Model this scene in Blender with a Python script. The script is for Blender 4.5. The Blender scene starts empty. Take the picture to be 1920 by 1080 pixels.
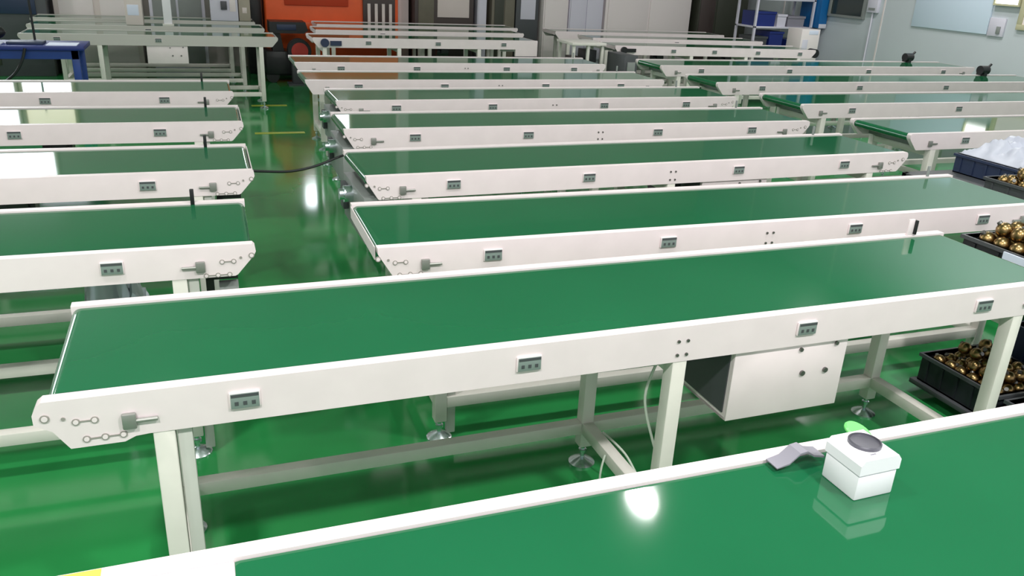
import bpy, bmesh, math, random
from mathutils import Vector, Matrix, noise
random.seed(7)
PI = math.pi
scn = bpy.context.scene
COL = scn.collection

# ------------------------------------------------------------------ materials
def lin(c):
    return tuple(((v/255)/12.92 if v/255 <= .04045 else ((v/255+.055)/1.055)**2.4) for v in c)
def mat(name, rgb, rough=.5, metal=0., spec=.5, var=0., vscale=6., bump=0., bscale=60., emit=None, es=0., coat=0., trans=0., ior=1.5):
    m = bpy.data.materials.new(name); m.use_nodes = True
    nt = m.node_tree; b = nt.nodes['Principled BSDF']
    c = lin(rgb)
    b.inputs['Base Color'].default_value = (*c, 1)
    b.inputs['Roughness'].default_value = rough
    b.inputs['Metallic'].default_value = metal
    b.inputs['Specular IOR Level'].default_value = spec
    b.inputs['IOR'].default_value = ior
    b.inputs['Coat Weight'].default_value = coat
    b.inputs['Transmission Weight'].default_value = trans
    if emit:
        b.inputs['Emission Color'].default_value = (*lin(emit), 1)
        b.inputs['Emission Strength'].default_value = es
    if var or bump:
        tc = nt.nodes.new('ShaderNodeTexCoord')
    if var:
        n = nt.nodes.new('ShaderNodeTexNoise'); n.inputs['Scale'].default_value = vscale; n.inputs['Detail'].default_value = 4
        r = nt.nodes.new('ShaderNodeValToRGB')
        r.color_ramp.elements[0].position = .3; r.color_ramp.elements[1].position = .7
        r.color_ramp.elements[0].color = (*[v*(1-var) for v in c], 1)
        r.color_ramp.elements[1].color = (*[min(1, v*(1+var)) for v in c], 1)
        nt.links.new(tc.outputs['Object'], n.inputs['Vector'])
        nt.links.new(n.outputs['Fac'], r.inputs['Fac'])
        nt.links.new(r.outputs['Color'], b.inputs['Base Color'])
    if bump:
        n2 = nt.nodes.new('ShaderNodeTexNoise'); n2.inputs['Scale'].default_value = bscale
        bp = nt.nodes.new('ShaderNodeBump'); bp.inputs['Strength'].default_value = bump; bp.inputs['Distance'].default_value = .01
        nt.links.new(tc.outputs['Object'], n2.inputs['Vector'])
        nt.links.new(n2.outputs['Fac'], bp.inputs['Height'])
        nt.links.new(bp.outputs['Normal'], b.inputs['Normal'])
    return m
M = dict(
    white=mat('white_painted_steel', (236, 221, 224), .38, var=.03, vscale=9),
    frame=mat('leg_paint', (226, 221, 214), .4, var=.03, vscale=12),
    belt=mat('green_belt', (24, 98, 62), .06, spec=.5, ior=1.65, var=.05, vscale=2.5),
    floor=mat('green_epoxy', (42, 136, 72), .11, spec=.5, var=.14, vscale=.9, bump=.04, bscale=3),
    chrome=mat('chrome', (225, 232, 238), .25, metal=1.),
    bolt=mat('bolt', (120, 118, 116), .35, metal=.8),
    face=mat('socket_face', (128, 141, 137), .4),
    slot=mat('slot_dark', (150, 145, 140), .6),
    dark=mat('dark_hole', (52, 54, 56), .6),
    black=mat('black_plastic', (22, 24, 26), .45),
    blackm=mat('black_motor', (26, 27, 30), .4, var=.1),
    grey=mat('grey_steel', (138, 142, 140), .45, var=.04),
    dgrey=mat('dark_grey_steel', (74, 76, 80), .45),
    tens=mat('tensioner', (150, 150, 146), .4, metal=.5),
    railgrey=mat('grey_rail_paint', (200, 194, 190), .45),
    duct=mat('duct_paint', (196, 196, 190), .4),
    wire=mat('white_cable', (205, 212, 200), .5),
    plastic=mat('white_plastic', (240, 238, 243), .35),
    hole=mat('grey_dial', (92, 90, 100), .3, metal=.3),
    seam=mat('seam_grey', (140, 136, 148), .5),
    lime=mat('lime_plastic', (120, 235, 120), .35),
    yellow=mat('yellow_label', (238, 188, 84), .5),
    tape=mat('yellow_floor_tape', (165, 175, 50), .4),
    brass=mat('brass', (150, 124, 84), .30, metal=1.),
    crate=mat('black_crate', (34, 36, 42), .45),
    navy=mat('navy_crate', (40, 52, 82), .5),
    sheet=mat('white_film', (196, 198, 214), .4),
    silver=mat('silver_film', (170, 180, 184), .3, metal=.4),
    blue=mat('blue_paint', (24, 62, 140), .4, var=.05),
    blue2=mat('blue_bin', (26, 44, 120), .45),
    cyan=mat('cyan_panel', (20, 104, 170), .4),
    paper=mat('paper', (225, 230, 250), .7),
    orange=mat('orange_paint', (236, 92, 34), .45, var=.05),
    orange2=mat('dark_orange', (190, 60, 24), .45),
    brown=mat('brown_panel', (70, 58, 56), .5),
    olive=mat('olive_panel', (112, 106, 92), .5, var=.1),
    dolive=mat('dark_olive', (58, 60, 50), .5),
    pink=mat('pinkish_panel', (222, 208, 204), .5),
    lilac=mat('lilac_panel', (216, 212, 226), .5),
    cab=mat('white_cabinet', (236, 225, 225), .5),
    beige=mat('beige_box', (170, 160, 145), .6),
    red=mat('red_paint', (190, 56, 48), .4),
    wall=mat('wall_paint', (202, 208, 214), .5, var=.02, vscale=2),
    wallb=mat('back_wall_paint', (200, 194, 188), .6),
    ceil=mat('ceiling_paint', (205, 205, 200), .8),
    pane=mat('window_daylight', (240, 245, 255), .2, emit=(240, 246, 255), es=8.),
    pane2=mat('window_side', (240, 245, 250), .2, emit=(245, 248, 250), es=3.5),
    pane3=mat('window_cream', (240, 236, 215), .2, emit=(240, 234, 205), es=1.5),
    pane4=mat('window_strip', (240, 245, 255), .2, emit=(240, 246, 255), es=14.),
    panel=mat('frosted_board', (218, 232, 250), .35),
    wframe=mat('window_frame', (198, 192, 160), .5),
    glassd=mat('dark_glass', (52, 62, 62), .12),
)

# ------------------------------------------------------------------ mesh helpers
class MB:
    def __init__(s): s.bm = bmesh.new()
    def _bev(s, verts, bev):
        if bev > 0:
            es = {e for v in verts for e in v.link_edges if len(e.link_faces) == 2 and e.calc_face_angle(0) > .5}
            bmesh.ops.bevel(s.bm, geom=list(es), offset=bev, segments=2, affect='EDGES', profile=.5, clamp_overlap=True)
    def box(s, x0, x1, y0, y1, z0, z1, bev=0.):
        r = bmesh.ops.create_cube(s.bm, size=1)
        for v in r['verts']:
            v.co = Vector(((x0+x1)/2+v.co.x*(x1-x0), (y0+y1)/2+v.co.y*(y1-y0), (z0+z1)/2+v.co.z*(z1-z0)))
        s._bev(r['verts'], bev); return s
    def prism(s, poly, y0, y1, bev=0., axis='y'):
        f = (lambda p, t: Vector((p[0], t, p[1]))) if axis == 'y' else ((lambda p, t: Vector((t, p[0], p[1]))) if axis == 'x' else (lambda p, t: Vector((p[0], p[1], t))))
        a = [s.bm.verts.new(f(p, y0)) for p in poly]; b = [s.bm.verts.new(f(p, y1)) for p in poly]
        n = len(poly)
        s.bm.faces.new(a); s.bm.faces.new(b[::-1])
        for i in range(n): s.bm.faces.new((a[i], b[i], b[(i+1) % n], a[(i+1) % n]))
        s._bev(a+b, bev); return s
    def cone(s, p0, p1, r0, r1=None, seg=20):
        r1 = r0 if r1 is None else r1
        p0, p1 = Vector(p0), Vector(p1); d = p1-p0
        q = d.to_track_quat('Z', 'Y').to_matrix().to_4x4()
        bmesh.ops.create_cone(s.bm, cap_ends=True, segments=seg, radius1=r0, radius2=r1, depth=d.length, matrix=Matrix.Translation((p0+p1)/2) @ q)
        return s
    def ball(s, c, r, sx=1, sy=1, sz=1, seg=16):
        bmesh.ops.create_uvsphere(s.bm, u_segments=seg, v_segments=max(6, seg*2//3), radius=r, matrix=Matrix.Translation(c) @ Matrix.Diagonal((sx, sy, sz, 1)))
        return s
    def tube(s, pts, r, seg=8, sub=8):
        P = [Vector(p) for p in pts]; Q = []
        for i in range(len(P)-1):
            a, b, c, d = P[max(i-1, 0)], P[i], P[i+1], P[min(i+2, len(P)-1)]
            for k in range(sub):
                t = k/sub
                Q.append(.5*((2*b)+(c-a)*t+(2*a-5*b+4*c-d)*t*t+(3*b-a-3*c+d)*t**3))
        Q.append(P[-1]); rings = []
        for i, q in enumerate(Q):
            t = (Q[min(i+1, len(Q)-1)]-Q[max(i-1, 0)]).normalized()
            u = t.orthogonal().normalized() if i == 0 else (u-t*u.dot(t)).normalized()
            w = t.cross(u)
            rings.append([s.bm.verts.new(q+r*(math.cos(2*PI*k/seg)*u+math.sin(2*PI*k/seg)*w)) for k in range(seg)])
        for a, b in zip(rings, rings[1:]):
            for k in range(seg): s.bm.faces.new((a[k], a[(k+1) % seg], b[(k+1) % seg], b[k]))
        s.bm.faces.new(rings[0][::-1]); s.bm.faces.new(rings[-1]); return s
    def lathe(s, prof, seg=20, c=(0, 0, 0)):
        rings = []
        for r, z in prof:
            rings.append([s.bm.verts.new((c[0]+r*math.cos(2*PI*k/seg), c[1]+r*math.sin(2*PI*k/seg), c[2]+z)) for k in range(seg)])
        for a, b in zip(rings, rings[1:]):
            for k in range(seg): s.bm.faces.new((a[k], a[(k+1) % seg], b[(k+1) % seg], b[k]))
        s.bm.faces.new(rings[0][::-1]); s.bm.faces.new(rings[-1]); return s
    def mirror_x(s, L):
        for v in s.bm.verts: v.co.x = L-v.co.x
        return s
    def build(s, name, m, parent=None, loc=None):
        bmesh.ops.recalc_face_normals(s.bm, faces=s.bm.faces[:])
        for f in s.bm.faces: f.smooth = True
        for e in s.bm.edges:
            if len(e.link_faces) == 2 and e.calc_face_angle(0) > math.radians(32): e.smooth = False
        me = bpy.data.meshes.new(name); s.bm.to_mesh(me); s.bm.free()
        me.materials.append(M[m] if isinstance(m, str) else m)
        o = bpy.data.objects.new(name, me); COL.objects.link(o)
        if parent: o.parent = parent
        if loc: o.location = loc
        return o
def tag(o, label=None, cat=None, group=None, kind=None):
    if label: o['label'] = label
    if cat: o['category'] = cat
    if group: o['group'] = group
    if kind: o['kind'] = kind
    return o
def empty(name, loc, rz, label, cat, group=None):
    o = bpy.data.objects.new(name, None); COL.objects.link(o); o.empty_display_size = .1
    o.location = loc; o.rotation_euler = (0, 0, rz)
    return tag(o, label, cat, group)
def copy_tree(o, parent=None):
    c = o.copy(); COL.objects.link(c); c.parent = parent
    for ch in list(o.children): copy_tree(ch, c)
    return c

# ------------------------------------------------------------------ camera (solved from the photograph's vanishing lines)
FPX = 1541.08; PITCH, YAW, ROLL = .378362, .363228, .050503; CAMZ = 1.62091
def cam_axes():
    cy, sy, cp, sp = math.cos(YAW), math.sin(YAW), math.cos(PITCH), math.sin(PITCH)
    fw = Vector((sy*cp, cy*cp, -sp)); rt = Vector((cy, -sy, 0)); up = rt.cross(fw)
    cr, sr = math.cos(ROLL), math.sin(ROLL)
    return cr*rt+sr*up, -sr*rt+cr*up, fw
RT, UP, FW = cam_axes()
cd = bpy.data.cameras.new('camera'); cam = bpy.data.objects.new('camera', cd); COL.objects.link(cam)
cd.sensor_width = 36; cd.lens = FPX/1920*36; cd.clip_start = .05; cd.clip_end = 100
mw = Matrix.Identity(4)
for i in range(3):
    mw[i][0], mw[i][1], mw[i][2] = RT[i], UP[i], -FW[i]
mw[2][3] = CAMZ
cam.matrix_world = mw
scn.camera = cam

# ------------------------------------------------------------------ room
def struct(name, mb, m): return tag(mb.build(name, m), kind='structure')
XW, YB, ZC = 8.6, 13.0, 4.2
struct('floor', MB().box(-9, XW+.1, -4, YB+.1, -.1, 0), 'floor')
struct('ceiling', MB().box(-9, XW+.1, -4, YB+.1, ZC, ZC+.1), 'ceil')
struct('wall_back', MB().box(-9, XW+.1, YB, YB+.15, 0, ZC), 'wallb')
struct('wall_right', MB().box(XW, XW+.15, 1.0, YB, 0, ZC), 'wall')
struct('wall_left', MB().box(-9.15, -9, -4, YB, 0, ZC), 'wallb')
for i, y in enumerate((4.0, 6.1, 9.2, 11.3)):
    struct(f'trim_{i+1}', MB().box(XW-.006, XW, y-.012, y+.012, 0, ZC), 'wframe' if i == 1 else 'cab')
struct('baseboard_right', MB().box(XW-.015, XW, 1., YB, 0, .1), 'grey')
def window(n, box, m, frame='wframe', t=.05, axis='y'):
    # glazed opening with a frame standing a little proud of the wall
    a0, a1, z0, z1 = box
    mb = MB()
    def bx(b0, b1, c0, c1, d, mb):
        if axis == 'y': mb.box(b0, b1, YB-d, YB, c0, c1)
        else: mb.box(XW-d, XW, b0, b1, c0, c1)
    bx(a0-t, a0, z0-t, z1+t, .05, mb); bx(a1, a1+t, z0-t, z1+t, .05, mb); bx(a0, a1, z0-t, z0, .05, mb); bx(a0, a1, z1, z1+t, .05, mb)
    fr = struct(f'window_{n}', mb, frame)
    g = MB(); bx(a0, a1, z0, z1, .02, g)
    g.build('pane', m, fr)
window(1, (-7.5, -2.1, 2.55, 3.3), 'pane')
window(2, (-6.5, -2.45, 1.5, 2.4), 'pane')
window(7, (-2.34, -1.75, 1.97, 2.4), 'pane3')
window(8, (-2.34, -1.75, 1.5, 1.86), 'pane')
window(3, (1.36, 1.60, 1.85, 2.5), 'pane4')
window(6, (1.86, 2.06, 2.1, 2.6), 'pane')
window(4, (7.17, 7.47, 1.43, 1.80), 'pane2', axis='x', t=.02)
window(5, (9.55, 10.2, 1.13, 2.3), 'glassd', frame='grey', axis='x', t=.03)
# white column beside the orange machine
tag(MB().box(2.70, 2.86, 12.3, 12.46, 0, ZC, .01).build('column', 'cab'), kind='structure')

# ------------------------------------------------------------------ conveyors
ZT, ZB, W = .75, .647, .538
def conveyor(x, y, a, L, label, group, end_left='plate', end_right='slant', sockets=(), legs=(), boxes=(), motors=(), sensor=None,
             tens=(), guard_left=True, guard_right=True, feet=True, duct=0, rails='white', braces=True, name='belt_conveyor', drop=0, sens_black=False, sens_thin=False, holes=True, bolts=()):
    root = empty(name, (x, y, 0), a, label, 'conveyor', group)
    t = .032
    # side rail outline in x-z
    if end_left == 'plate':
        lo = [(0, ZT), (-.011, .741), (-.02, .722), (-.02, .699), (.012, .680), (.040, .635), (.143, .635), (.165, .645), (.19, ZB)]
    elif end_left == 'plain':
        lo = [(0, ZT), (.002, .728), (.05, ZB+.003), (.056, ZB)]
    elif end_left == 'slant':
        lo = [(0, ZT), (-.007, .742), (-.009, .725), (-.003, .712), (.05, ZB+.004), (.058, ZB)]
    else:
        lo = [(0, ZT), (0, ZB)]
    if end_right == 'slant':
        hi = [(L-.058, ZB), (L-.05, ZB+.004), (L+.003, .712), (L+.009, .725), (L+.007, .742), (L, ZT)]
    elif end_right == 'panel':
        hi = [(L-.28, ZB), (L-.28, .57), (L, .57), (L, ZT)]
    else:
        hi = [(L, ZB), (L, ZT)]
    MB().prism(lo+hi, 0, t, .003).build('side_rail', rails, root)
    lf = [(0, ZT), (0, .728), (.055, ZB)] if end_left in ('plate', 'plain') else lo
    hf = [(L-.055, ZB), (L, .728), (L, ZT)] if end_right == 'slant' else hi
    MB().prism(lf+hf, W-t, W, .003).build('side_rail', rails, root)
    # belt loop around two end rollers
    r, zc_ = .022, .722; x0, x1 = .001+r, L-.001-r
    if drop: x0 = drop
    loop = [(x0, zc_+r), (x0+.003, zc_+r), (x1-.003, zc_+r)] + [(x1+r*math.sin(k*PI/10), zc_+r*math.cos(k*PI/10)) for k in range(0, 11)] + [(x0-r*math.sin(k*PI/10), zc_-r*math.cos(k*PI/10)) for k in range(0, 10)]
    loop[14:14] = [(x1-.003, zc_-r), (x0+.003, zc_-r)]
    MB().prism(loop, t+.002, W-t-.002).build('belt', 'belt', root)
    if guard_left: MB().box(-.004, -.001, t, W-t, .70, .7435).build('end_guard', rails, root)
    if guard_right: MB().box(L+.001, L+.004, t, W-t, .70, .7435).build('end_guard', rails, root)
    MB().box(.14, L-.14, t, W-t, .652, .676).build('bed_plate', 'grey', root)
    # sockets along the near rail
    for s in sockets:
        f = MB().box(s-.033, s+.033, -.006, 0, .681, .721, .002).build('socket', 'white', root)
        g = MB().box(s-.030, s+.030, -.0085, -.0058, .683, .719, .001)
        g.build('socket_face', 'face', f)
        d = MB()
        d.box(s-.029, s+.029, -.0095, -.0082, .711, .718)  # dark strip along the top: shade of the recess put into the colour
        for k in (-1, 0, 1): d.box(s+k*.018-.004, s+k*.018+.004, -.0095, -.0082, .691, .700)
        d.build('socket_holes_shade', 'dgrey', f)
    for b in bolts:
        for dx in (-.014, .014):
            for dz in (.668, .708): MB().cone((b+dx, -.004, dz), (b+dx, .001, dz), .0045, seg=10).build('bolt', 'bolt', root)
    # tensioning ends
    for (tx, sg) in tens:
        b = MB().box(tx-.014, tx+.014, -.012, 0, .668, .704, .003); b.cone((tx+sg*.012, -.006, .685), (tx+sg*.055, -.006, .685), .005, seg=10)
        b.build('belt_tensioner', 'tens', root)
        if holes:
            for (hx, hz, n) in ((.055, .697, 2), (.07, .654, 3)):
                h = MB(); cs = [tx-sg*(.155-hx-.035*k) for k in range(n)]
                h.box(min(cs), max(cs), -.002, .001, hz-.0016, hz+.0016)
                for cx in cs: h.cone((cx, -.0025, hz), (cx, .001, hz), .0078, seg=16)
                h = h.build('adjustment_slot', 'slot', root)
                for cx in cs: MB().cone((cx, -.0035, hz), (cx, .001, hz), .0052, seg=14).build('screw', 'white', h)
            h = MB().cone((tx-sg*.155, -.003, .713), (tx-sg*.155, .001, .713), .009, seg=16).build('roller_bolt', 'slot', root)
            MB().cone((tx-sg*.155, -.004, .713), (tx-sg*.155, .001, .713), .006, seg=14).build('screw', 'white', h)
            MB().cone((tx-sg*.122, -.003, .708), (tx-sg*.122, .001, .708), .004, seg=10).build('pin', 'slot', root)
    # legs with levelling feet, two beams along, braces across
    lw = .044
    for i, lx in enumerate(legs):
        for yy in (.002, W-lw-.002):
            lg = MB().box(lx-lw/2, lx+lw/2, yy, yy+lw, .075, ZB+.002, .003).build('leg', 'frame', root)
            if feet:
                MB().lathe([(.046, 0), (.046, .006), (.036, .013), (.016, .022), (.008, .026), (.008, .045), (.014, .046), (.014, .056), (.008, .057), (.008, .076)], 18, (lx, yy+lw/2, 0)).build('levelling_foot', 'chrome', lg)
        if duct and i in (0, len(legs)-1) and ((duct > 0 and i == 0) or (duct < 0 and i == len(legs)-1)):
            MB().box(lx+lw/2+.004, lx+lw/2+.034, .014, .044, .02, ZB+.002, .002).build('cable_duct', 'duct', root)
        if braces:
            MB().box(lx-.02, lx+.02, lw+.002, W-lw-.002, .130, .172, .002).build('cross_brace', 'frame', root)
            MB().box(lx-.02, lx+.02, lw+.002, W-lw-.002, .60, .64, .002).build('cross_brace', 'frame', root)
    for yy in (.004, W-.046):
        for p, q in zip(legs, legs[1:]):
            MB().box(p+lw/2, q-lw/2, yy, yy+.04, .130, .172, .002).build('long_beam', 'frame', root)
    # control box slung under the near rail: open-backed housing with a cover
    for (b0, b1, zz) in boxes:
        bx = MB().box(b0, b1, .012, .020, zz, ZB+.006, .002)
        bx.box(b0, b0+.008, .02, .36, zz, ZB); bx.box(b1-.008, b1, .02, .36, zz, ZB); bx.box(b0, b1, .02, .36, zz, zz+.008)
        bo = bx.build('control_box', 'white', root)
        for (kx, kz, r) in ((b0+.57*(b1-b0), ZB-.02, .006), (b0+.62*(b1-b0), ZB-.098, .008), (b0+.83*(b1-b0), ZB-.098, .008), (b0+.89*(b1-b0), ZB-.014, .006)):
            MB().cone((kx, .006, kz), (kx, .013, kz), r, seg=14).build('knob', 'bolt', bo)
        MB().box(b0+.009, b1-.009, .03, .34, zz+.009, zz+.12).build('drive_unit', 'dgrey', bo)
        MB().box(b0-.004, b0, .03, .35, zz+.02, ZB-.01).build('side_panel', 'dgrey', bo)  # dark grey sheet over the white side: its shade put into the colour
    for m0 in motors:
        k = MB().cone((m0-.07, .18, .600), (m0+.07, .18, .600), .048, seg=20); k.box(m0-.03, m0+.05, .11, .25, .58, .652, .004)
        k.build('gear_motor', 'blackm', root)
    if sensor is not None:
        h = .050 if sens_black else .062
        if sens_black:
            s_ = MB().box(sensor-.007, sensor+.007, W-t-.002, W-t+.014, ZT-.01, ZT+h, .002).build('photo_sensor', 'black', root)
        elif sens_thin:
            MB().box(sensor-.006, sensor+.006, W-t+.002, W-t+.012, ZT-.01, ZT+.05, .002).build('photo_sensor', 'grey', root)
        else:
            s_ = MB().box(sensor-.014, sensor+.012, W-t+.002, W-t+.010, ZT-.01, ZT+h, .002).build('photo_sensor', 'white', root)
            MB().box(sensor+.012, sensor+.022, W-t-.006, W-t+.016, ZT+.004, ZT+h-.004, .002).build('sensor_body', 'black', s_)
    return root

CK = dict(sockets=(.39, 1.06, 1.90, 2.57), legs=(.22, 1.50, 2.745), boxes=((1.685, 2.075, .425),), motors=(1.57,), sensor=2.765, tens=((.157, 1), (2.80, -1)), bolts=(1.50,), duct=1, guard_left=False, guard_right=False)
GC = 'green belt conveyors in the middle column'
c0 = conveyor(-.37, .584, .002, 3.0, 'nearest green belt conveyor, in the foreground with the small white box on it', GC,
              **{**CK, 'drop': .36, 'sensor': None, 'guard_left': False})
for sx in (.51, 1.18):   # the outlets on the far side of the foreground conveyor
    f = MB().box(sx-.034, sx+.034, W, W+.011, .690, .742, .002).build('socket', 'white', c0)
    MB().box(sx-.024, sx+.024, W+.0108, W+.0125, .696, .736).build('socket_face', 'face', f)
MB().box(.0, .352, .033, W-.033, .70, .7455, .003).build('end_cover', 'white', c0)
MB().box(.05, .165, W-.030, W-.002, .7498, .7508).build('warning_label', 'yellow', c0)
c1 = conveyor(-.366, 1.674, .0088, 2.93, 'green belt conveyor with a white control box hanging under its rail, second from the front', GC, **CK)
MB().box(.03, .11, .0325, .0345, .735, .7495).build('belt_gap_shade', 'black', c1)  # black strip painted in for the shaded gap between belt and rail
MB().tube([(1.50, .10, .62), (1.46, .09, .50), (1.49, .07, .36), (1.53, .05, .25)], .004).build('power_cable', 'wire', c1)
MB().tube([(1.52, .42, .175), (1.56, .33, .14), (1.60, .22, .06), (1.72, .10, .02), (1.80, -.1, .006)], .004).build('power_cable', 'wire', c1)
MB().tube([(1.47, .30, .17), (1.455, .29, .12), (1.45, .28, .05), (1.44, .24, .006)], .0035).build('power_cable', 'wire', c1)
mids = [
    (.472, 2.467, -.0052, 2.92, 'green belt conveyor behind the one with the white control box, third from the front'),
    (.602, 3.372, .024, 2.98, 'fourth green belt conveyor from the front in the middle column, left end beside the aisle'),
    (.669, 4.381, -.0087, 2.98, 'fifth green belt conveyor from the front in the middle column, bright white left corner'),
    (.765, 5.292, .0091, 2.98, 'sixth green belt conveyor from the front in the middle column'),
    (.682, 6.215, 0, 2.95, 'seventh green belt conveyor from the front in the middle column, brownish reflection on its belt'),
    (.715, 7.25, 0, 2.87, 'eighth green belt conveyor from the front in the middle column, its rearmost'),
]
for i, (x, y, a, L, lb) in enumerate(mids):
    k = dict(CK); k['sens_thin'] = True; k['guard_left'] = i == 0; k['holes'] = i < 4; k['end_left'] = 'plain'
    if i > 0: k['sockets'] = (.385, 1.045, 1.88, 2.55)
    c = conveyor(x, y, a, L, lb, GC, **k)
    if i in (1, 2, 3):
        # drive housing and silver motors under the aisle end
        g = MB().box(-.005, .10, .03, W-.03, .44, .648, .004).build('drive_housing', 'grey', c)
        q = MB().cone((-.045, W*.55, .60), (-.005, W*.55, .60), .038, seg=18); q.cone((-.065, W*.55, .60), (-.045, W*.55, .60), .026, seg=18)
        q.build('motor_cap', 'chrome', g)
        MB().box(-.03, -.006, W*.72, W*.86, .50, .62, .003).build('junction_box', 'dgrey', g)
GL = 'green belt conveyors in the left column'
LK = dict(end_left='slant', sockets=(.26, 1.10, 1.87, 2.54), legs=(.2, 1.45, 2.725), boxes=((.9, 1.29, .435),), sensor=2.77, sens_black=True, tens=((2.79, -1), (.16, 1)), motors=(2.03,), bolts=(1.45,), duct=-1, guard_left=False)
lefts = [
    (.098, 2.590, -.0049, 'nearest green belt conveyor of the left column, silver bag under its rail'),
    (.155, 3.562, -.0030, 'second green belt conveyor of the left column, white glare at the frame edge'),
    (.167, 4.653, -.0076, 'third green belt conveyor of the left column'),
    (.160, 5.692, 0, 'fourth, rearmost bare green belt conveyor of the left column, before the blue table'),
]
for i, (xr, y, a, lb) in enumerate(lefts):
    L = 2.95
    c = conveyor(xr-L*math.cos(a), y-L*math.sin(a), a, L, lb, GL, **{**LK, 'guard_right': i in (1, 2)})
    if i < 2:
        b = MB().box(2.80, 2.90, .07, .10, .612, .636); b.box(2.80, 2.825, .07, .10, .53, .636)
        b.build('end_bracket', 'black', c)
        MB().cone((2.84, .085, .575), (2.90, .085, .575), .026, seg=16).build('end_motor', 'grey', c)
GR = 'green belt conveyors in the right column'
RK = dict(end_left='slant', end_right='slant', sockets=(.44, 1.49, 2.51, 3.55), legs=(.2, 1.38, 2.62, 3.8), motors=(2.0,), sensor=None, tens=((.157, 1), (3.85, -1)), guard_left=False, holes=False)
rights = [
    (4.055, 3.895, 'nearest green belt conveyor of the right column, running in behind the brass ball crates'),
    (4.090, 4.965, 'second green belt conveyor of the right column'),
    (4.075, 6.060, 'third green belt conveyor of the right column'),
    (4.170, 7.190, 'fourth and rearmost green belt conveyor of the right column, ending near the grey wall'),
]
for i, (x, y, lb) in enumerate(rights):
    c = conveyor(x, y, 0, 4.0 if i else 4.0, lb, GR, **RK)
    if i >= 2:
        m = MB().cone((3.46, .5, .80), (3.56, .5, .80), .045, seg=18); m.box(3.49, 3.53, .46, .56, .745, .80); m.cone((3.56, .5, .82), (3.60, .5, .86), .012)
        m.build('drive_motor', 'blackm', c)
# far rows along the back
GB = 'far conveyors along the back'
lb_ = conveyor(-1.66, 9.40, 0, 2.42, 'far conveyor behind the blue table with a grey control box under its rail', GB, end_left='slant', sockets=(.33, 1.25), legs=(.70, 2.25),
         boxes=((1.13, 1.52, .47),), rails='railgrey', holes=False, name='belt_conveyor')
conveyor(-1.75, 10.45, 0, 2.45, 'far conveyor one row behind the grey control box, left of the orange machine', GB, end_left='slant', sockets=(1.2,), legs=(.3, 2.2), holes=False, rails='railgrey')
conveyor(-1.85, 11.35, 0, 2.50, 'far conveyor two rows behind the grey control box, with boxes standing on it', GB, end_left='slant', sockets=(1.2,), legs=(.3, 2.2), holes=False, rails='railgrey')
c8 = conveyor(1.14, 9.42, .02, 2.63, 'far conveyor with a deep white panel at its right end, behind the middle column', GB, end_left='slant', end_right='panel', sockets=(.6, 1.4, 2.2), legs=(.12, .95, 1.9), motors=(1.5,), holes=False)
MB().cone((.12, -.03, .70), (.12, 0, .70), .045, seg=18).box(.18, .30, -.025, 0, .67, .72).build('drive_pulley', 'navy', c8)
conveyor(1.30, 10.42, .01, 2.65, 'far conveyor one row behind the one with the deep white panel', GB, end_left='slant', sockets=(.8,), legs=(.2, 1.4, 2.4), holes=False)
conveyor(1.42, 11.25, .01, 2.75, 'far conveyor directly in front of the orange machine and brown cabinets', GB, end_left='slant', sockets=(.8,), legs=(.2, 1.4, 2.5), holes=False)
r5 = conveyor(4.60, 9.05, -.075, 2.72, 'far conveyor with a dark motor at its right end, before the white cabinets', GB, end_left='slant', sockets=(.75, 1.3, 1.9, 2.5), legs=(.2, 1.0, 1.75, 2.5), motors=(.62, 1.55), holes=False)
MB().cone((2.74, .02, .705), (2.74, .14, .705), .055, seg=18).box(2.66, 2.74, .05, .12, .68, .73).build('drive_motor', 'blackm', r5)
MB().cone((.10, -.03, .70), (.10, 0, .70), .04, seg=18).box(.14, .25, -.025, 0, .68, .72).build('drive_pulley', 'blackm', r5)
conveyor(4.75, 10.0, -.04, 2.52, 'far conveyor one row before the white cabinets, left of the blue bins', GB, end_left='slant', sockets=(1.2,), legs=(.2, 1.4, 2.4), holes=False)
conveyor(4.60, 10.9, -.03, 2.65, 'far conveyor at the foot of the white cabinets', GB, end_left='slant', sockets=(1.2,), legs=(.2, 1.4, 2.4), holes=False)

# ------------------------------------------------------------------ small white box with a dial on the foreground conveyor
bt = .7443
wb = empty('junction_box', (1.037, .941, bt), .02, 'small white box with a grey dial on top, standing on the nearest green belt', 'box')
bw, bd = .088, .086
MB().box(0, bw, 0, bd, 0, .052, .003).build('body', 'plastic', wb)
MB().box(.001, bw-.001, .001, bd-.001, .051, .055).build('seam', 'seam', wb)
MB().prism([(-.002, .054), (bw+.002, .054), (bw+.002, .074), (bw-.006, .084), (.006, .084), (-.002, .074)], -.002, bd+.002, .002).build('lid', 'plastic', wb)
MB().lathe([(.030, .083), (.030, .089), (.027, .0905), (.026, .087), (.004, .086)], 28, (.048, .048, 0)).build('dial', 'hole', wb)
MB().box(.030, .042, .012, .015, .0838, .0845).build('mark', 'seam', wb)
cap = MB().lathe([(.002, -.004), (.028, -.004), (.030, 0), (.028, .004), (.002, .004)], 24)
cp = cap.build('cap', 'lime', wb); cp.location = (.092, .108, .066); cp.rotation_euler = (.35, .35, 0); cp.scale = (1.15, .8, 1)
MB().prism([(.030, .018), (.004, .024), (-.014, .036), (-.030, .034), (-.052, .016), (-.080, .0105), (-.080, .0085), (-.052, .0125), (-.030, .030), (-.014, .032), (.004, .020), (.030, .014)], .116, .150, .001).build('bracket', 'seam', wb)

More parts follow.
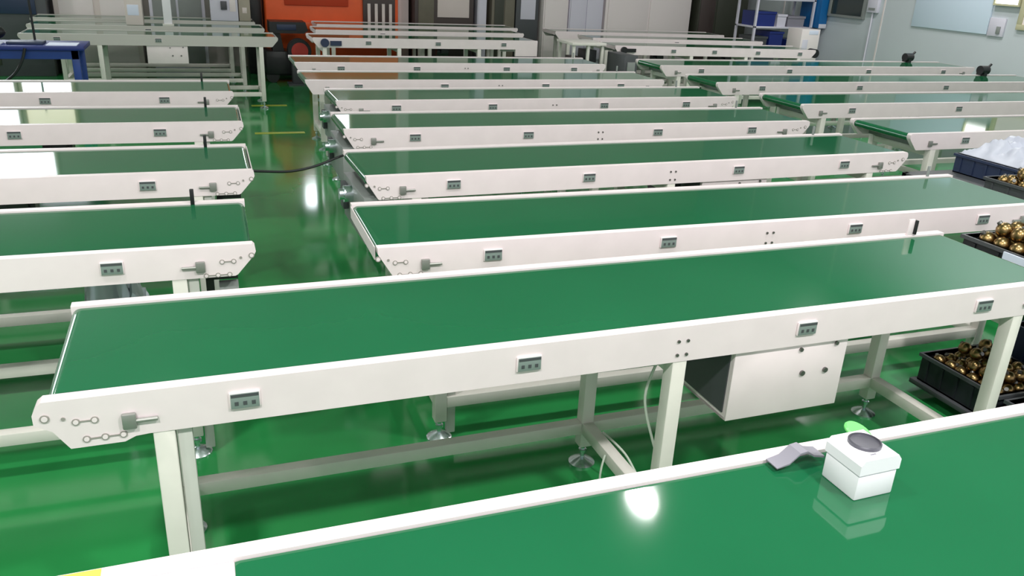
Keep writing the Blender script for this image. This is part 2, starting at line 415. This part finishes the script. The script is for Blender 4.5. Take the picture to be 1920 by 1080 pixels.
# ------------------------------------------------------------------ crates of brass balls on two steel racks beside the conveyors
def rack(x0, x1, y0, y1, levels, zt, label, posts=4):
    r = empty('steel_rack', (x0, y0, 0), 0, label, 'rack')
    w, d = x1-x0, y1-y0
    for (px, py) in ((w-.03, 0), (w-.03, d-.03), (0, 0), (0, d-.03))[:posts]:
        MB().box(px, px+.03, py, py+.03, 0, zt).build('post', 'dgrey', r)
    for z in levels:
        MB().box(.0, w, .0, d, z-.02, z, .002).build('shelf', 'dgrey', r)
    return r
def crate(x0, x1, y0, y1, z, h, label, m='crate', group=None):
    c = empty('crate', (x0, y0, z), 0, label, 'crate', group)
    w, d, t = x1-x0, y1-y0, .008
    b = MB().box(0, w, 0, d, 0, .006); b.box(0, t, 0, d, 0, h); b.box(w-t, w, 0, d, 0, h); b.box(t, w-t, 0, t, 0, h); b.box(t, w-t, d-t, d, 0, h)
    for k in range(5):
        yy = d*(k+.5)/5
        b.box(-.005, 0, yy-.006, yy+.006, .01, h-.02)
    b.build('body', m, c)
    q = MB(); q.box(-.010, t, -.010, d+.010, h-.014, h); q.box(w-t, w+.010, -.010, d+.010, h-.014, h); q.box(t, w-t, -.010, t, h-.014, h); q.box(t, w-t, d-t, d+.010, h-.014, h)
    q.build('rim', 'dgrey' if m == 'crate' else m, c)
    return c
ball0 = None
def brass(x, y, z, r, label, group):
    global ball0
    if ball0 is None:
        b = empty('brass_ball', (0, 0, 0), 0, label, 'ball', group)
        mb = MB().ball((0, 0, 0), 1, seg=14); mb.build('sphere', 'brass', b)
        MB().cone((0, 0, .9), (0, 0, 1.22), .34, .30, seg=12).build('collar', 'bolt', b)
        ball0 = b; o = b
    else: o = copy_tree(ball0)
    o.location = (x, y, z); o.scale = (r, r, r); o.rotation_euler = (random.uniform(-1.2, 1.2), random.uniform(-1.2, 1.2), random.uniform(0, 6))
    o['label'] = label; o['group'] = group
    return o
def fill(x0, x1, y0, y1, z, r, label, group, heap=0):
    p = r*2.12
    nx, ny = int((x1-x0)/p), int((y1-y0)/p)
    for i in range(nx):
        for j in range(ny):
            brass(x0+p*(i+.5)+random.uniform(-.002, .002), y0+p*(j+.5)+random.uniform(-.002, .002), z+r, r, label, group)
    for i in range(nx-1):
        for j in range(ny-1):
            if random.random() < heap: brass(x0+p*(i+1), y0+p*(j+1), z+r+r*1.45, r, label, group)
    if heap > .6:
        for i in range(nx-2):
            for j in range(ny-2):
                if random.random() < heap-.35: brass(x0+p*(i+1.5), y0+p*(j+1.5), z+r+r*2.9, r, label, group)
rack(2.69, 3.30, 1.42, 2.31, (.07, .62), .62, 'dark steel rack of ball crates past the right end of the second conveyor', 2)
crate(2.71, 3.05, 1.92, 2.29, .07, .12, 'black crate of brass balls low under the second conveyor, left of its right leg')
fill(2.72, 3.04, 1.935, 2.275, .150, .026, 'brass ball heaped in the black crate low under the second conveyor', 'brass balls in the low crate left of the leg', .8)
crate(2.71, 3.05, 1.50, 1.88, .07, .12, 'black crate of brass balls low down, seen right of the second conveyor leg')
fill(2.725, 3.04, 1.515, 1.865, .128, .024, 'brass ball in the black crate low down right of the second conveyor leg', 'brass balls in the low crate right of the leg', .3)
crate(3.11, 3.27, 1.52, 2.23, .07, .24, 'navy crate behind the low crate of brass balls', 'navy')
near_crate = crate(2.72, 3.12, 1.72, 2.25, .62, .10, 'black crate of brass balls raised at belt height past the second conveyor')
fill(2.735, 3.10, 1.76, 2.235, .685, .031, 'brass ball heaped in the raised crate at the right edge, past the second conveyor', 'brass balls in the raised near crate', .9)
MB().box(-.0165, -.0105, .21, .34, .060, .0955).build('paper_label', 'paper', near_crate)
rack(3.80, 4.64, 2.60, 3.66, (.10, .58), .58, 'dark steel rack of ball crates past the right end of the third conveyor')
crate(3.84, 4.24, 2.66, 3.14, .58, .10, 'grey crate of brass balls at belt height past the third conveyor', 'dgrey')
fill(3.855, 4.22, 2.675, 3.125, .645, .029, 'brass ball heaped in the far crate below the white plastic sheet', 'brass balls in the far crate', .75)
crate(4.14, 4.58, 3.18, 3.62, .58, .11, 'navy crate under the white plastic sheet at the right edge', 'navy')
def crumple(name, cx, cy, z, w, d, h, seed, m, label, cat):
    mb = MB(); n = 26; V = []
    for i in range(n):
        for j in range(n):
            u, v = i/(n-1)*2-1, j/(n-1)*2-1
            f = max(0, 1-max(abs(u), abs(v))**3)
            q = noise.noise(Vector((u*2.6+seed, v*2.6, seed)))+.6*abs(noise.noise(Vector((u*6+seed, v*6, 3.1))))
            V.append(mb.bm.verts.new((cx+u*w/2, cy+v*d/2, z+f*h*(.62+.5*q)+.004)))
    for i in range(n-1):
        for j in range(n-1): mb.bm.faces.new((V[i*n+j], V[(i+1)*n+j], V[(i+1)*n+j+1], V[i*n+j+1]))
    bot = bmesh.ops.extrude_face_region(mb.bm, geom=mb.bm.faces[:])
    for g in bot['geom']:
        if isinstance(g, bmesh.types.BMVert): g.co.z -= .003
    return tag(mb.build(name, m), label, cat)
crumple('plastic_sheet', 4.36, 3.40, .69, .40, .44, .13, 4.2, 'sheet', 'white plastic sheet bunched on the crate at the right edge', 'plastic sheet')
crumple("plastic_bag", -.40, 3.34, 0, .30, .36, .56, 9.7, "silver", "silver plastic bag on the floor behind the second conveyor, under the left column", "plastic bag")

# ------------------------------------------------------------------ aisle: floor lines, hanging cable
tag(MB().box(.40, .86, 8.02, 8.10, 0, .002).build('floor_marking', 'tape'), 'yellow line across the aisle floor, the nearer of two', 'floor marking', 'yellow aisle lines')
tag(MB().box(.46, .84, 9.55, 9.63, 0, .002).build('floor_marking', 'tape'), 'yellow line across the aisle floor, the farther of two', 'floor marking', 'yellow aisle lines')
tag(MB().tube([(.150, 3.70, .715), (.20, 3.74, .70), (.33, 3.82, .675), (.45, 3.88, .68), (.56, 3.93, .705), (.62, 3.95, .72)], .006).build('cable', 'black'), 'dark cable hanging across the aisle between left and middle conveyors', 'cable')

# ------------------------------------------------------------------ back left: blue table and the things on it
bl = empty('work_table', (-2.3, 8.25, 0), 0, 'blue steel work table at the left edge in front of the far grey conveyor', 'table')
MB().box(0, 1.33, 0, .5, .715, .75, .004).build('table_top', 'blue2', bl)
MB().box(.05, 1.28, .03, .06, .64, .715).build('apron', 'blue', bl)
for lx in (.04, 1.22):
    for ly in (.03, .42): MB().box(lx, lx+.06, ly, ly+.05, 0, .715, .003).build('leg', 'blue', bl)
MB().box(.10, 1.22, .24, .27, .25, .29).build('stretcher', 'blue', bl)
tag(MB().box(-1.27, -1.03, 8.30, 8.52, .75, .757).build('paper_sheet', 'paper'), 'white paper at the right end of the blue table', 'paper')
tag(MB().box(-1.95, -1.62, 8.29, 8.50, .75, .757).build('paper_sheet', 'paper'), 'white paper on the blue table at the left frame edge', 'paper')
tag(MB().box(-1.58, -1.30, 8.36, 8.56, .75, .772, .004).build('tray', 'navy'), 'dark navy tray between the two papers on the blue table', 'tray')
bag = MB().ball((-1.80, 8.60, .83), .1, 1.9, 1.0, .8, 18)
tag(bag.build('bag', 'black'), 'black bag lying on the blue table at the left frame edge', 'bag')
pl = MB().cone((-1.40, 8.64, .75), (-1.40, 8.64, .765), .05); pl.cone((-1.40, 8.64, .765), (-1.40, 8.64, 1.35), .010)
tag(pl.build('pole', 'black'), 'thin black pole standing on the blue table', 'pole')
tag(MB().tube([(-1.42, 8.228, .735), (-1.46, 8.21, .62), (-1.55, 8.19, .5), (-1.75, 8.17, .38), (-2.0, 8.14, .33), (-2.15, 8.1, .15), (-2.2, 8.06, .013)], .012).build('hose', 'black'), 'black hose drooping below the blue table', 'hose')

# ------------------------------------------------------------------ things on the far left rows
def boxthing(name, x0, x1, y0, y1, z0, z1, m, label, cat, panels=(), bev=.006, group=None):
    r = empty(name, ((x0+x1)/2, y0, z0), 0, label, cat, group)
    ox, oy, oz = -(x0+x1)/2, -y0, -z0
    MB().box(x0+ox, x1+ox, 0, y1-y0, 0, z1-z0, bev).build('body', m, r)
    for (pn, a0, a1, b0, b1, pm, th) in panels:   # fractions of the front
        MB().box(x0+ox+a0*(x1-x0), x0+ox+a1*(x1-x0), -th, .002, b0*(z1-z0), b1*(z1-z0), .002).build(pn, pm, r)
    return r
zb2 = .7445
boxthing('carton', -.78, -.60, 10.60, 10.80, zb2, 1.10, 'pink', 'pale pinkish carton on the far left conveyor, left of the white post', 'carton', [('label', .15, .8, .3, .62, 'paper', .003)])
pw = empty('signal_post', (-.34, 10.65, zb2), 0, 'white post standing on the far left conveyor', 'post')
MB().box(-.045, .045, -.03, .03, 0, .50, .006).build('body', 'plastic', pw)
MB().box(-.06, .06, -.05, .05, 0, .02).build('base', 'frame', pw)
boxthing('test_machine', .14, .47, 11.50, 11.78, zb2, 1.20, 'lilac', 'white bench machine with a dark knob on the far left conveyor', 'machine', [('knob', .38, .60, .30, .52, 'dgrey', .03), ('panel', .7, .92, .25, .7, 'cab', .004)])
boxthing('carton', .48, .62, 11.52, 11.72, zb2, 1.02, 'beige', 'beige carton beside the white bench machine, left of the orange machine', 'carton', [('label', .3, .7, .35, .6, 'pink', .003)])
boxthing('machine_cabinet', -2.9, -1.75, 11.9, 12.6, 0, 1.35, 'dgrey', 'dark machine cabinet at the top left corner', 'machine', [('screen', .55, .9, .55, .75, 'navy', .02), ('door', .1, .5, .1, .9, 'dolive', .01)])
boxthing('machine_cabinet', -1.70, -.72, 12.1, 12.7, 0, 1.35, 'pink', 'pinkish cabinet at the top left behind the far conveyors', 'cabinet', [('door', .06, .46, .1, .95, 'cab', .01), ('door', .54, .94, .1, .95, 'cab', .01)])
boxthing('machine_cabinet', -.60, .08, 12.15, 12.7, 0, 1.35, 'lilac', 'grey cabinet behind the white post at the top left', 'cabinet', [('door', .06, .48, .1, .95, 'grey', .01), ('door', .52, .94, .1, .95, 'grey', .01)])
boxthing('machine_cabinet', .60, .80, 12.2, 12.7, 0, 1.5, 'blackm', 'narrow black cabinet left of the orange machine', 'cabinet', [('door', .1, .9, .06, .95, 'black', .01)])
# orange machine
om = empty('moulding_machine', (.84, 11.95, 0), 0, 'large orange machine against the back wall', 'machine')
MB().box(0, 1.80, .05, .85, .05, 1.55, .02).build('body', 'orange', om)
MB().box(0, 1.80, 0, .05, .62, .72, .008).build('lower_ledge', 'orange', om)
MB().box(.25, 1.1, .02, .055, .93, 1.4, .006).build('door', 'orange2', om)
MB().box(1.3, 1.75, .02, .055, .72, 1.2, .006).build('recess', 'brown', om)
MB().box(-.03, 1.83, .03, .85, 0, .06).build('plinth', 'black', om)
for k in range(4): MB().box(1.36+.1*k, 1.40+.1*k, .0, .03, .74, .98).build('bar', 'pink', om)
# black floor machine holding a red drum, at the far end of the aisle
tr = empty('floor_machine', (.76, 11.30, 0), 0, 'black floor machine at the far aisle end, before the orange machine', 'machine')
MB().box(0, .50, .02, .42, .10, .40, .02).build('body', 'blackm', tr)
MB().prism([(.10, .40), (.24, .40), (.20, .62), (.10, .62)], .08, .36, .01).build('neck', 'black', tr)
MB().prism([(.07, .62), (.50, .62), (.55, .66), (.52, .76), (.07, .76)], .04, .42, .015).build('head', 'blackm', tr)
MB().box(.16, .40, .032, .045, .66, .73, .003).build('screen', 'navy', tr)
MB().cone((-.05, .10, .42), (.04, .2, .52), .02, seg=12).build('handle', 'dgrey', tr)
for wx in (.08, .42):
    for wy in (.06, .38): MB().cone((wx, wy-.025, .08), (wx, wy+.025, .08), .08, seg=18).build('wheel', 'black', tr)
dr = empty('drum', (1.17, 11.12, .30), 0, 'red round drum beside the black floor machine at the end of the aisle', 'drum')
MB().cone((0, .0, .125), (0, .16, .125), .125, seg=28).build('shell', 'red', dr)
MB().cone((0, -.01, .125), (0, .004, .125), .145, .145, seg=28).build('rim', 'blackm', dr); MB().cone((0, .15, .125), (0, .17, .125), .145, seg=28).build('rim', 'blackm', dr)
MB().cone((0, -.018, .125), (0, -.009, .125), .105, seg=24).build('cover', 'red', dr)
ds = empty('drum_stand', (1.17, 11.20, 0), 0, 'dark stand under the red drum at the end of the aisle', 'stand')
MB().box(-.10, .10, -.08, .08, .02, .275, .005).build('pedestal', 'dgrey', ds)
MB().box(-.16, .16, -.14, .10, 0, .02).build('base', 'dgrey', ds)

# ------------------------------------------------------------------ back middle: cabinets and machines along the wall
boxthing('machine_cabinet', 2.90, 3.78, 12.1, 12.8, 0, 1.7, 'brown', 'brown machine cabinet with a pinkish window, right of the orange machine', 'machine',
         [('window', .38, .92, .48, .78, 'pink', .01), ('door', .06, .32, .40, .9, 'olive', .01)])
boxthing('electrical_column', 3.84, 3.98, 12.1, 12.4, 0, 1.9, 'lilac', 'slim pale grey column cabinet right of the brown machine cabinet', 'cabinet', [('door', .1, .9, .05, .95, 'lilac', .008)])
boxthing('machine_cabinet', 4.06, 4.42, 12.1, 12.7, 0, 1.7, 'olive', 'olive grey machine cabinet with a black edge, behind the middle far conveyors', 'machine', [('door', .12, .52, .1, .95, 'dolive', .01), ('door', .56, .95, .1, .95, 'olive', .01)])
boxthing('machine_cabinet', 4.44, 4.80, 12.1, 12.7, 0, 1.7, 'dgrey', 'dark cabinet with a pale grey panel, left of the white cabinets', 'cabinet', [('panel', .2, .85, .48, .9, 'lilac', .01)])
for i, (x0, x1, m, lb) in enumerate(((4.84, 5.24, 'cab', 'white cabinet, leftmost of the white run by the back wall'), (5.26, 5.82, 'lilac', 'pale lilac cabinet, second in the white run by the back wall'), (5.86, 7.36, 'cab', 'wide white cabinet at the right end of the white run'))):
    boxthing('storage_cabinet', x0, x1, 12.0, 12.6, 0, 2.0, m, lb, 'cabinet', [('door', .03, .49, .04, .97, m, .012), ('door', .51, .97, .04, .97, m, .012)] if i else [('door', .05, .95, .04, .97, m, .012)], group='white cabinets by the back wall')
struct('door_1', MB().box(7.5, 7.75, YB-.05, YB, 0, 2.1).box(7.78, 8.5, YB-.04, YB, 0, 2.1), 'dolive')
boxthing('machine_cabinet', 7.45, 8.35, 11.9, 12.6, 0, 1.6, 'dolive', 'dark olive cabinet between the white cabinets and the blue bins', 'cabinet', [('door', .02, .32, .05, .97, 'brown', .01), ('door', .36, .97, .05, .97, 'dolive', .01)])
# shelf of blue bins by the right wall
sh = empty('shelving', (7.42, 10.35, 0), 0, 'grey shelving with blue bins against the right wall', 'shelf')
for (px, py) in ((0, 0), (.97, 0), (0, .45), (.97, .45)): MB().box(px, px+.03, py, py+.03, 0, 1.7).build('post', 'lilac', sh)
for z in (.25, .60, .92, 1.3): MB().box(0, 1.0, 0, .48, z-.025, z, .002).build('shelf_board', 'lilac', sh)
def bins(x, z, w, h, m, lb):
    b = empty('storage_bin', (x, 10.38, z), 0, lb, 'bin', 'bins on the shelving by the right wall')
    k = MB().prism([(0, 0), (w, 0), (w+.01, h), (-.01, h)], 0, .36, .004); k.build('body', m, b)
    MB().box(-.015, w+.015, -.012, .012, h-.03, h).build('rim', m, b)
bins(7.47, .92, .30, .20, 'blue2', 'navy bin on the upper shelf, leftmost of the shelving')
bins(7.82, .92, .14, .17, 'lilac', 'pale bin on the upper shelf between navy and grey bins')
bins(8.00, .92, .28, .15, 'seam', 'grey bin at the right of the upper shelf')
bins(7.46, .60, .22, .18, 'dgrey', 'dark bin on the middle shelf, leftmost of the shelving')
bins(7.73, .60, .22, .25, 'blue2', 'navy bin in the centre of the middle shelf')
bins(8.05, .60, .24, .14, 'blue2', 'low navy bin at the right of the middle shelf')
pb = boxthing('panel_board', 8.44, 8.58, 10.25, 10.7, .92, 1.9, 'cyan', 'bright blue panel right of the shelving against the wall', 'panel', [('trim', .05, .95, .0, .06, 'lilac', .01)])
for yy in (.05, .38): MB().box(-.03, .03, yy, yy+.03, -.92, .0).build('leg', 'lilac', pb)
boxthing('carton', 7.62, 7.92, 9.55, 9.85, .50, .95, 'cab', 'white carton on a stand before the blue panel', 'carton', [('label', .1, .4, .2, .7, 'lilac', .003), ('tape', .4, .9, .85, .97, 'paper', .003)])
boxthing('stand', 7.58, 7.96, 9.52, 9.9, 0, .50, 'grey', 'grey stand under the white carton by the right wall', 'stand', [('drawer', .1, .9, .5, .9, 'lilac', .01)])
# small open frame table and dark machine left of the far right conveyor
ft = empty('frame_table', (3.98, 8.9, 0), 0, 'small white open frame table with dark contents at the end of the far middle conveyor', 'table')
for (px, py) in ((0, 0), (.18, 0), (.36, 0), (0, .4), (.36, .4)): MB().box(px, px+.03, py, py+.03, 0, .76).build('leg', 'frame', ft)
MB().box(-.02, .41, -.02, .45, .76, .79, .003).build('table_top', 'frame', ft)
MB().box(.02, .37, .03, .4, .2, .23).build('shelf', 'frame', ft)
boxthing('motor_unit', 4.04, 4.15, 9.0, 9.25, .23, .62, 'brown', 'brown unit on the shelf of the small frame table', 'motor')
boxthing('motor_unit', 4.20, 4.33, 9.0, 9.25, .23, .70, 'blackm', 'black unit on the shelf of the small frame table', 'motor')
boxthing('machine_stand', 4.42, 4.58, 8.45, 8.9, 0, .70, 'dgrey', 'dark grey machine stand at the left end of the far right conveyor', 'stand', [('door', .1, .9, .1, .5, 'blackm', .01), ('panel', .2, .8, .6, .9, 'grey', .01)])

# ------------------------------------------------------------------ right wall: boards and boxes
nb = empty('notice_board', (XW-.001, 8.09, 1.085), 0, 'large pale blue-white board on the right wall', 'board')
MB().box(-.02, 0, -.58, .57, 0, 1.1, .003).build('board', 'panel', nb)
MB().box(-.022, -.001, -.80, -.59, -.01, .19, .003).build('side_panel', 'lilac', nb)
MB().box(-.035, -.022, -.76, -.71, .02, .10, .003).build('latch', 'grey', nb)
pf = empty('picture_frame', (XW-.001, 6.80, 1.17), 0, 'framed cream notice at the right edge of the grey wall', 'frame')
MB().box(-.03, 0, -.34, .34, 0, .06, .003).box(-.03, 0, -.34, .34, .60, .66, .003).box(-.03, 0, -.34, -.28, .06, .60, .003).box(-.03, 0, .28, .34, .06, .60, .003).build('frame', 'wframe', pf)
MB().box(-.015, 0, -.28, .28, .06, .60).build('sheet', 'cab', pf)
sw = empty('switch_box', (XW, 9.37, 1.20), 0, 'small grey switch box on the right wall beside the dark window', 'switch box')
MB().box(-.05, 0, -.09, .09, 0, .18, .004).build('body', 'lilac', sw)
MB().box(-.055, -.049, -.06, .06, .03, .06).build('switch', 'grey', sw)
MB().cone((-.02, 0, -1.0), (-.02, 0, 0), .012, seg=12).build('conduit', 'lilac', sw)

# ------------------------------------------------------------------ light
def lamp(x, y, e, sx=.3, sy=.3, c=(1, .98, .96)):
    l = bpy.data.lights.new('lamp', 'AREA'); l.shape = 'ELLIPSE'; l.size = sx; l.size_y = sy; l.energy = e; l.color = c
    o = bpy.data.objects.new('lamp', l); COL.objects.link(o); o.location = (x, y, ZC-.06)
lamp(3.26, 5.16, 48, .15, .34)
for (x, y, e) in ((-4, 1.6, 35), (-1, 1.6, 60), (2, 1.6, 60), (5, 1.6, 35), (-4, -1.0, 60), (-1, -1.0, 150), (2, -1.0, 150), (5, -1.0, 60), (-4, 7.3, 35), (-.6, 7.3, 25), (6.6, 7.3, 75), (7.4, 6.2, 50), (3.2, 6.4, 20), (-4, 10.4, 50)):  # unseen ceiling lamps added as fill, spaced to keep glare off the belts
    lamp(x, y, e)
w = bpy.data.worlds.new('world'); scn.world = w; w.use_nodes = True
bg = w.node_tree.nodes['Background']; bg.inputs['Color'].default_value = (.93, .96, 1, 1); bg.inputs['Strength'].default_value = 1.05
scn.view_settings.view_transform = 'Standard'; scn.view_settings.look = 'None'
scn.view_settings.exposure = -.17; scn.view_settings.gamma = 1.; scn.view_settings.use_curve_mapping = False
